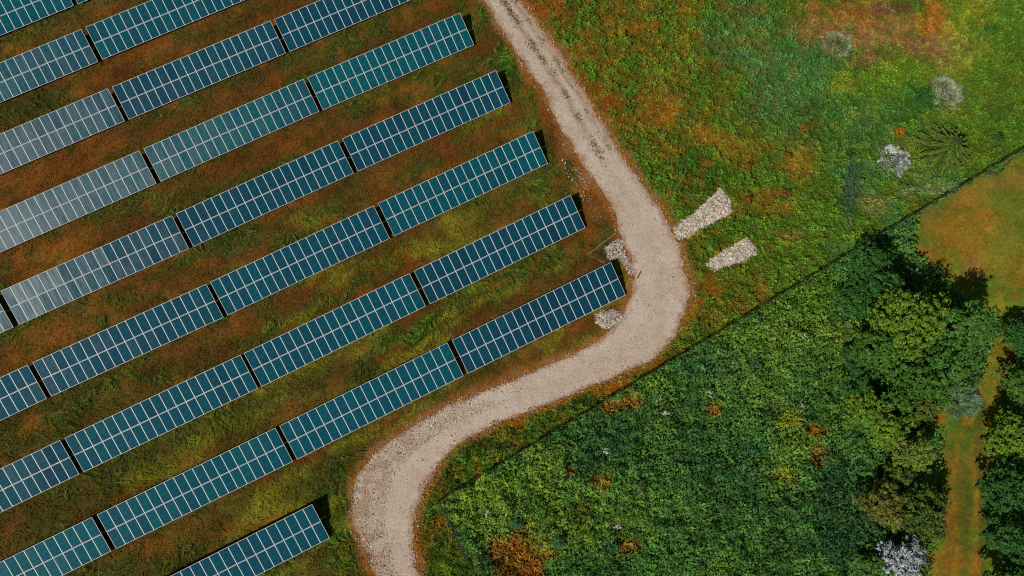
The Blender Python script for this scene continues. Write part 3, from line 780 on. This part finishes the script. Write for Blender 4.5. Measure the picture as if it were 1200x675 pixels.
def glare_grad(r, k): return {(4, 0): -.25, (3, 1): -.3, (2, 0): -.2, (1, 0): -.3}.get((r, k), 0.0)
for (r, k), (cx, y0, yaw) in TABLES.items():
    t = empty('solar_table', (cx, y0, 0)); t.rotation_euler.z = math.radians(yaw)
    tag(t, table_label(r, k), 'solar panels', 'solar tables in slanting rows')
    walk = np.cumsum(rng.normal(0, .045, NP_)); walk -= walk.mean()
    for row in range(2):
        for i in range(NP_):
            p = bpy.data.objects.new('panel', PM); COL.objects.link(p); p.parent = t
            p.color = (float(np.clip(GLARE_ROUGH.get((r, k), .06) + glare_grad(r, k) * (i - 9) / 18 + rng.normal(0, .10), 0, 1.1)), float(np.clip(TINT.get((r, k), .5) + walk[i] + rng.normal(0, .08) - (.35 if rng.uniform() < .03 else 0), 0, 1)), 0, 1)
            s = row * 2.01 + .0
            p.matrix_local = Matrix.Translation(((i - (NP_ - 1) / 2) * PITCH, s * ct, LOW + s * st)) @ Matrix.Rotation(TILT + rng.normal(0, .004), 4, 'X') @ Matrix.Rotation(rng.normal(0, .004), 4, 'Y')
            f = bpy.data.objects.new('frame', FM); COL.objects.link(f); f.parent = p
    for s in (.45, 1.55, 2.45, 3.5):
        q = bpy.data.objects.new('purlin', RM_['purlin']); COL.objects.link(q); q.parent = t
        q.matrix_local = Matrix.Translation((0, s * ct, LOW + s * st)) @ ROT
    for xx in (-8.2, -2.75, 2.75, 8.2):
        q = bpy.data.objects.new('rafter', RM_['rafter']); COL.objects.link(q); q.parent = t
        q.matrix_local = Matrix.Translation((xx, 0, LOW)) @ ROT
        for s in (.9, 3.1):
            q = bpy.data.objects.new('post', RM_['post']); COL.objects.link(q); q.parent = t
            q.location = (xx, s * ct, -.3); q.scale.z = LOW + s * st - .24 + .3 + .05

# ------------------------------------------------------------------ fence
def make_fence():
    f = empty('wire_fence', (*FENCE_A[1], 0))
    tag(f, 'dark wire fence on posts crossing the green from corner to right edge', 'fence')
    o3 = np.array([FENCE_A[1][0], FENCE_A[1][1], 0])
    pm = MB(); pm.tube([(0, 0, -.4), (0, 0, 2.0), (0, 0, 2.06)], [.055, .055, .03], 8); pmesh = pm.mesh('post'); pmesh.materials.append(MAT['post'])
    for run in (FENCE_A[::-1], FENCE_B):
        d = run[1] - run[0]; L = np.hypot(*d); d = d / L; n = int(round(L / 3.0))
        for i in range(n + 1):
            if run is FENCE_B and i == 0: continue
            p = run[0] + d * L * i / n
            q = bpy.data.objects.new('post', pmesh); COL.objects.link(q); q.parent = f
            q.location = (p[0] - o3[0], p[1] - o3[1], 0); q.rotation_euler = (rng.normal(0, .02), rng.normal(0, .02), rng.uniform(0, 3))
        w = MB()
        a = np.array([*run[0], 0]) - o3; b = np.array([*run[1], 0]) - o3
        for j, zz in enumerate(np.linspace(.08, 1.8, 15)):
            rr = .013 if j in (0, 14) else .007
            P = [tuple(a + (b - a) * s + np.array([0, 0, zz])) for s in np.linspace(0, 1, 2)]
            w.tube(P, [rr, rr], 4)
        m = int(L / .2)
        for i in range(m):
            p = a + (b - a) * (i + .5) / m
            w.tube([tuple(p + [0, 0, .05]), tuple(p + [0, 0, 1.9])], [.005, .005], 3)
        link('wire_mesh', w.mesh('wire_mesh'), MAT['wire'], f)
make_fence()

# ------------------------------------------------------------------ trees and shrubs
def crown_leaves(cen, rx, ry, rz, n_cl, cl_r, per, L, col, col2, top=.25, hollow=.55, ratio=.6, up=.35):
    """leaf clumps spread through an uneven ellipsoid crown"""
    th = rng.uniform(0, 2 * np.pi, n_cl); cz = rng.uniform(-top, 1, n_cl); s = np.sqrt(1 - np.clip(cz, -1, 1) ** 2)
    lob = 1 + .22 * np.sin(th * 3 + rng.uniform(0, 6)) + .15 * np.sin(th * 5 + rng.uniform(0, 6))
    rad = rng.uniform(hollow * .8, 1.0, n_cl) ** .7
    D = np.stack([s * np.cos(th) * lob * rx, s * np.sin(th) * lob * ry, cz * rz], 1) * rad[:, None]
    cr = cl_r * rng.uniform(.6, 1.35, n_cl)
    tone = rng.uniform(0, 1, n_cl)
    m = n_cl * per; idx = np.repeat(np.arange(n_cl), per)
    v = rng.normal(size=(m, 3)); v /= np.linalg.norm(v, axis=1)[:, None]
    v[:, 2] = np.where(rng.uniform(0, 1, m) < .75, np.abs(v[:, 2]), v[:, 2])
    P = D[idx] + v * (cr[idx] * rng.uniform(.55, 1, m) ** .5)[:, None] * np.array([1, 1, .75])
    out = D / np.array([rx, ry, rz])
    nr = v * .8 + out[idx] * .35 + np.array([0, 0, up]) + rng.normal(0, .35, (m, 3))
    c = mixc(np.broadcast_to(col, (m, 3)), col2, tone[idx]) * rng.uniform(.6, 1.6, m)[:, None]
    c = c * (1 + rng.normal(0, .08, (m, 3)))
    ll = L * rng.uniform(.7, 1.3, m)
    return leaves(P + np.array([0, 0, cen]), nr, ll, ll * ratio, np.clip(c, .002, 1)), D

def px2m(r, z): return r * (CAM[2] - z) / F * 1.03

def tree(px, py, r, h, col, col2, label, name='tree', cat='tree', ry=None, clump=.30, per=17, L=.28, dens=.78, ratio=.55, mat='leaf', hollow=.45, group=None):
    zc = h * .62
    b = at(px, py, h * .8); rx = px2m(r, h * .8); ryy = px2m(ry or r, h * .8); rz = h * .38
    g = float(gz_at(b[0], b[1])[0])
    t = empty(name, (b[0], b[1], g)); tag(t, label, cat, group)
    n_cl = int(max(14, 52 * dens * rx * ryy))
    (V, Fc, cv), D = crown_leaves(zc, rx * .88, ryy * .88, rz, n_cl, clump, per, L, col, col2, top=.6, ratio=ratio, hollow=hollow)
    link('crown', mesh_np('crown', V, Fc, cv), MAT[mat], t)
    w = MB(); r0 = .03 * h * .75 + .04
    w.tube([(0, 0, -.3), (.05, .02, h * .3), (.0, .06, h * .62), (0, 0, h * .86)], [r0, r0 * .75, r0 * .45, r0 * .12], 8)
    link('trunk', w.mesh('trunk'), MAT['bark'], t)
    w = MB(); sel = rng.choice(len(D), min(len(D), 14), False)
    for i in sel:
        z0 = rng.uniform(.3, .62) * h; e = D[i] * .75 + np.array([0, 0, zc - .3]); mid = e * .5; mid[2] = z0 + (e[2] - z0) * .35
        w.tube([(0, .03, z0), tuple(mid), tuple(e)], [r0 * .4, r0 * .25, r0 * .08], 5)
    link('limbs', w.mesh('limbs'), MAT['bark'], t)
    return t

def shrub(px, py, r, h, col, col2, label, name='shrub', cat='shrub', ry=None, clump=.2, per=14, L=.2, ratio=.4, dens=1.0, mat='leaf', n=None):
    b = at(px, py, h * .7); rx = px2m(r, 0); ryy = px2m(ry or r, 0)
    g = float(gz_at(b[0], b[1])[0])
    t = empty(name, (b[0], b[1], g)); tag(t, label, cat)
    n_cl = int(n * 2.2) if n else int(max(8, 60 * dens * rx * ryy)); clump = clump * .75
    (V, Fc, cv), D = crown_leaves(h * .5, rx * .9, ryy * .9, h * .48, n_cl, clump, per, L, col, col2, top=.6, hollow=.3, ratio=ratio)
    link('foliage', mesh_np('foliage', V, Fc, cv), MAT[mat], t)
    w = MB()
    for i in rng.choice(len(D), min(len(D), 7), False):
        e = D[i] + np.array([0, 0, h * .5]); w.tube([(e[0] * .1, e[1] * .1, -.1), (e[0] * .5, e[1] * .5, e[2] * .6), tuple(e)], [.035, .022, .008], 4)
    link('stems', w.mesh('stems'), MAT['bark'], t)
    return t

def plume(px, py, r, h, col, col2, label, ry=None, n=900, L=.45, lean=.0, name='shrub', cat='shrub'):
    """shrub of narrow leafy shoots that radiate from its middle"""
    b = at(px, py, h * .6); rx = px2m(r, 0); ryy = px2m(ry or r, 0); g = float(gz_at(b[0], b[1])[0])
    t = empty(name, (b[0], b[1], g)); tag(t, label, cat)
    a = rng.uniform(0, 2 * np.pi, n); lob = 1 + .16 * np.sin(a * 3 + rng.uniform(0, 6)) + .12 * np.sin(a * 7 + rng.uniform(0, 6)); q = rng.uniform(0, 1, n) ** .55 * lob
    x = np.cos(a) * q * rx * .9; y = np.sin(a) * q * ryy * .9; z = h * (1 - .8 * np.clip(q, 0, 1) ** 2) * rng.uniform(.55, 1, n)
    sp = vn(x + b[0], y + b[1], .38, 66); tone = sstep(.25, .75, sp)
    oa = rng.uniform(0, 6.28); az = np.arctan2(y - .45 * ryy * math.sin(oa), x - .45 * rx * math.cos(oa)) + rng.normal(0, .45, n); el = np.clip(1.0 - q + rng.normal(0, .22, n), .05, 1.3)
    z = z - .35 * (1 - tone) * h * .5
    c = mixc(np.broadcast_to(col, (n, 3)), col2, tone) * rng.uniform(.65, 1.35, n)[:, None]
    d = np.stack([np.cos(az) * np.cos(el), np.sin(az) * np.cos(el), np.sin(el)], 1)
    sh = [np.arange(n)]; V = []; Cc = []
    # each shoot: a stem blade and two side leaflets
    ln = L * rng.uniform(.6, 1.3, n)
    V1, F1, C1 = blades(x, y, z, ln, rng.uniform(.06, .11, n), az, el, c)
    P = np.stack([x, y, z], 1)
    parts = [(V1, C1)]
    for s_ in (-1, 1):
        p = P + d * (ln * rng.uniform(.2, .6, n))[:, None]
        v, f, cc = blades(p[:, 0], p[:, 1], p[:, 2], ln * .55, rng.uniform(.05, .09, n), az + s_ * rng.uniform(.5, .9, n), el * .8, c * rng.uniform(.8, 1.2, n)[:, None])
        parts.append((v, cc))
    Va = np.vstack([p[0] for p in parts]); Ca = np.vstack([p[1] for p in parts])
    link('foliage', mesh_np('foliage', Va, np.arange(len(Va)).reshape(-1, 3), Ca), MAT['grass'], t)
    w = MB()
    for i in rng.choice(n, 8, False): w.tube([(x[i] * .1, y[i] * .1, -.1), (x[i] * .5, y[i] * .5, z[i] * .6), (x[i] * .9, y[i] * .9, z[i])], [.035, .022, .008], 4)
    link('stems', w.mesh('stems'), MAT['bark'], t)
    return t

TG = C(.034, .098, .018); TD = C(.020, .064, .016); TY = C(.110, .180, .015); TM = C(.060, .125, .018); TO = C(.085, .100, .016); TL = C(.062, .145, .024)
TREES = [
    (1024, 303, 30, 6.5, TD, TG, 'dark small tree hard against the wire fence, topmost of the wood', 24),
    (1008, 350, 24, 5.0, TD, TG, 'low dark tree on the upper left flank of the wood', 28),
    (1045, 330, 24, 8.0, TD, TG, 'dark tree in shade above the bright yellow-green crown', 22),
    (1078, 372, 42, 12.0, TM, TY, 'big tree with bright yellow-green crown in the middle of the wood', 44),
    (1138, 378, 38, 11.0, TG, TL, 'fresh green spreading tree at the right flank of the wood', 32),
    (1036, 405, 34, 7.5, TG, TM, 'mid green tree left of the bright yellow-green crown', 34),
    (1012, 420, 20, 4.5, TD, TG, 'small dark tree at the left edge of the wood, beside the weeds', 26),
    (1118, 425, 36, 8.0, TG, TL, 'green tree just below the fresh green spreading one', 28),
    (1078, 440, 30, 7.0, TG, TM, 'darkish tree directly below the big yellow-green crown', 26),
    (1018, 478, 28, 5.5, TM, TY, 'leafy light green tree at the left edge above the rusty clearing', 26),
    (1046, 500, 26, 6.5, TM, TY, 'light green tree between the leafy left one and the pale willow', 24),
    (1084, 478, 26, 5.0, TG, TO, 'low green tree beside the pale grey-green willow shrub', 20),
    (1077, 532, 28, 7.0, TM, C(.15, .17, .03), 'yellowish tree with feathery crown beside the wide orange track', 22),
    (1042, 592, 27, 6.0, TO, C(.11, .11, .03), 'olive tree standing by the rusty strip left of the track', 28),
    (1086, 600, 31, 7.0, TD, TO, 'dark green tree with spiky crown overhanging the orange track', 36),
    (1024, 662, 14, 3.0, TG, TM, 'small green bush-like tree left of the silvery one', 14),
    (1203, 395, 18, 5.0, TD, TG, 'dark tree at the right edge beside the narrow part of track', 30),
    (1207, 450, 24, 6.5, TG, TM, 'green tree at the right edge level with the pale willow', 26),
    (1190, 512, 27, 7.0, TM, TY, 'bright green tree at the right edge, lit above a dark shadow', 26),
    (1188, 572, 30, 7.5, TD, TG, 'large dark tree at the right edge across the track from the olive one', 30),
    (1194, 632, 30, 7.0, TD, TG, 'dark tree at the right edge, second from the bottom', 32),
    (1196, 690, 30, 6.5, TG, TM, 'tree cut by the bottom right corner of the picture', 28),
    (1008, 448, 18, 5.0, TD, TG, 'low dark tree filling the notch at the left edge of the wood', 20),
    (1058, 468, 22, 6.0, TG, TM, 'shaded green tree in the heart of the lower wood', 20),
    (1100, 452, 24, 6.5, TG, TL, 'green tree leaning towards the pale willow from the left', 20),
    (1056, 556, 18, 5.0, TD, TO, 'low dark tree between the feathery and the olive tree', 16)]
for (px, py, r, h, c1, c2, lab, ry) in TREES:
    tree(px, py, r, h, c1, c2, lab, ry=ry, group='trees of the small wood at the right')
SILV = C(.30, .34, .36)
tree(1062, 656, 30, 4.0, SILV * .55, SILV * 1.15, 'silvery white leaved tree at the bottom edge left of the track', ry=28, clump=.24, per=12, L=.3, ratio=.4, dens=.7, hollow=.2)

plume(1132, 468, 22, 1.6, C(.07, .14, .065), C(.16, .235, .125), 'pale grey-green willow shrub hugging the inside of the track curve', ry=21, n=1100)
plume(984, 50, 18, 1.0, C(.17, .20, .10), C(.30, .33, .19), 'pale grey-green feathery clump at the edge of the straw-coloured patch', ry=19, n=650)
plume(1112, 106, 20, 1.4, C(.15, .20, .10), C(.33, .37, .24), 'pale sage-green shrub above the dark little spruce', ry=25, n=900)
plume(1050, 186, 21, 1.5, C(.17, .20, .16), C(.50, .54, .49), 'whitish shrub with blossom left of the dark little spruce', ry=21, n=700, L=.42)
shrub(1055, 154, 9, .8, C(.20, .095, .008), C(.27, .125, .010), 'square-looking orange bush just above the whitish shrub', ry=8, n=26, clump=.16)
shrub(943, 150, 8, .9, C(.15, .080, .008), C(.21, .105, .010), 'orange dead bush left of the teal-green meadow', ry=8, n=22, clump=.15)
shrub(922, 180, 7, .8, C(.11, .062, .010), C(.17, .085, .011), 'small rusty bush below the orange dead bush, with a dark shadow', n=16, clump=.15)
shrub(923, 227, 8, .9, C(.11, .062, .010), C(.17, .085, .011), 'rusty bush in the meadow to the right of the rock wedges', n=18, clump=.15)
shrub(877, 194, 6, .9, C(.11, .062, .010), C(.17, .085, .011), 'little rusty bush, upper of two above the rock wedges', n=14, clump=.14)
shrub(877, 234, 6, .9, C(.11, .062, .010), C(.17, .085, .011), 'little rusty bush, lower of two, beside the larger rock wedge', n=14, clump=.14)
shrub(988, 96, 22, .8, C(.16, .20, .025), C(.22, .24, .03), 'yellow-green low bush in the upper right meadow', ry=16, n=70, clump=.3, L=.15)
shrub(1080, 112, 20, 1.0, C(.024, .085, .024), C(.04, .12, .028), 'dark green low bush left of the pale sage-green shrub', ry=15, n=80, clump=.28, L=.15)
shrub(1163, 36, 8, .8, C(.03, .10, .02), C(.05, .14, .025), 'round green bush near the top right corner', n=26, clump=.2)
shrub(1172, 160, 9, 1.2, C(.015, .05, .015), C(.03, .09, .02), 'dark sapling near the right edge just above the fence', ry=8, n=16, clump=.2)
shrub(996, 180, 8, .9, C(.012, .035, .02), C(.03, .07, .02), 'spindly dark sapling alone in the meadow left of the whitish shrub', ry=6, n=10, clump=.16)
shrub(845, 545, 8, 1.4, C(.03, .09, .03), C(.05, .13, .03), 'taller weed bush alone in the middle of the thicket', n=18)
for (px, py, lab) in ((605, 612, 'leafy bush casting a dark shadow by the rusty bare patch'), (655, 634, 'leafy bush with dark shadow above the orange spot in the thicket'), (718, 642, 'tall leafy bush near the bottom edge of the thicket'),
                      (886, 424, 'dark teal bush in the upper thicket below the fence')):
    shrub(px, py, 9, 1.7, C(.03, .09, .03), C(.06, .14, .04), lab, n=34, clump=.22, L=.18)
WH = C(.45, .45, .36)
for (px, py, lab) in ((832, 460, 'white flowering weed left of the orange spot'), (940, 392, 'white flowering weed high in the thicket near the wood'), (710, 528, 'white flowering weed near the fence, below the rusty strip'),
                      (772, 468, 'white flowering weed nearest the road bend'), (780, 484, 'pale flowering weed just below the one nearest the bend'), (725, 617, 'white flowering weed low in the thicket'), (942, 475, 'white flowering weed above the yellow patch'), (572, 602, 'pale flowering weed near the fence corner')):
    shrub(px, py, 4.5, 1.6, WH * .6, WH * 1.1, lab, 'flowering_weed', 'flowers', n=9, clump=.12, L=.09, ratio=.8)

def conifer(px, py, r, h, label):
    b = at(px, py, h * .5); R0 = px2m(r, h * .4); g = float(gz_at(b[0], b[1])[0])
    t = empty('spruce_tree', (b[0], b[1], g)); tag(t, label, 'tree')
    w = MB(); w.tube([(0, 0, -.2), (0, 0, h * .5), (0, 0, h)], [.11, .07, .015], 7); link('trunk', w.mesh('trunk'), MAT['bark'], t)
    wb = MB(); P = []; N = []; Cc = []; LL = []
    for lev in range(8):
        z = h * (.2 + .74 * lev / 8); ln = R0 * (1 - .84 * lev / 8); nb = 12 - lev // 2
        a0 = rng.uniform(0, 6.28)
        for k in range(nb):
            a = a0 + 2 * np.pi * k / nb + rng.normal(0, .1); l = ln * rng.uniform(.75, 1.08)
            d = np.array([math.cos(a), math.sin(a), 0]); tip = d * l + np.array([0, 0, z - .12 * l]); root = np.array([0, 0, z])
            mid = (root + tip) / 2 + np.array([0, 0, .06 * l])
            wb.tube([tuple(root), tuple(mid), tuple(tip)], [.03, .018, .006], 4)
            m = int(260 * l / R0) + 24
            s = rng.uniform(.15, 1, m); side = rng.choice([-1, 1], m) * rng.uniform(.0, 1, m) * .10 * (1.35 - s) * l / .9
            q = root * (1 - s)[:, None] + tip * s[:, None]; q[:, 2] += .05 * l * 4 * s * (1 - s) * .5
            n_ = np.array([-d[1], d[0], 0]); q = q + n_ * side[:, None]; P.append(q)
            N.append(np.tile(np.array([0, 0, 1.0]), (m, 1)) + rng.normal(0, .35, (m, 3)) + d * .2)
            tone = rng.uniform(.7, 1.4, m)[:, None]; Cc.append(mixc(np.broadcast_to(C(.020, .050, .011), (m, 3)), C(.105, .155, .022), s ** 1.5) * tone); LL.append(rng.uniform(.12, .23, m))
    P = np.vstack(P); LL = np.concatenate(LL)
    V, Fc, cv = leaves(P, np.vstack(N), LL, LL * .7, np.vstack(Cc))
    link('branches', wb.mesh('branches'), MAT['bark'], t); link('needles', mesh_np('needles', V, Fc, cv), MAT['needle'], t)
conifer(1113, 172, 40, 4.6, 'young spruce with star-like radiating branches near the fence')

# ------------------------------------------------------------------ small things by the road
def line_thing(name, px_pts, zz, r, mat, label, cat):
    p = [np.array([*at(a, b, z), z]) for (a, b), z in zip(px_pts, zz)]
    o = p[0]; w = MB(); w.tube([tuple(q - o) for q in p], [r] * len(p), 6)
    return tag(link(name, w.mesh(name), mat, None, tuple(o)), label, cat)
line_thing('bent_conduit', [(722, 273), (689, 298), (708, 308)], [.05, .06, .05], .022, MAT['cable'], 'thin pale bent conduit on the grass behind the last panel', 'conduit')
line_thing('dark_stick', [(747, 326), (749, 322), (751, 318)], [.08, .09, .08], .06, MAT['dark'], 'short dark stick lying on the gravel near the panel corner', 'stick')
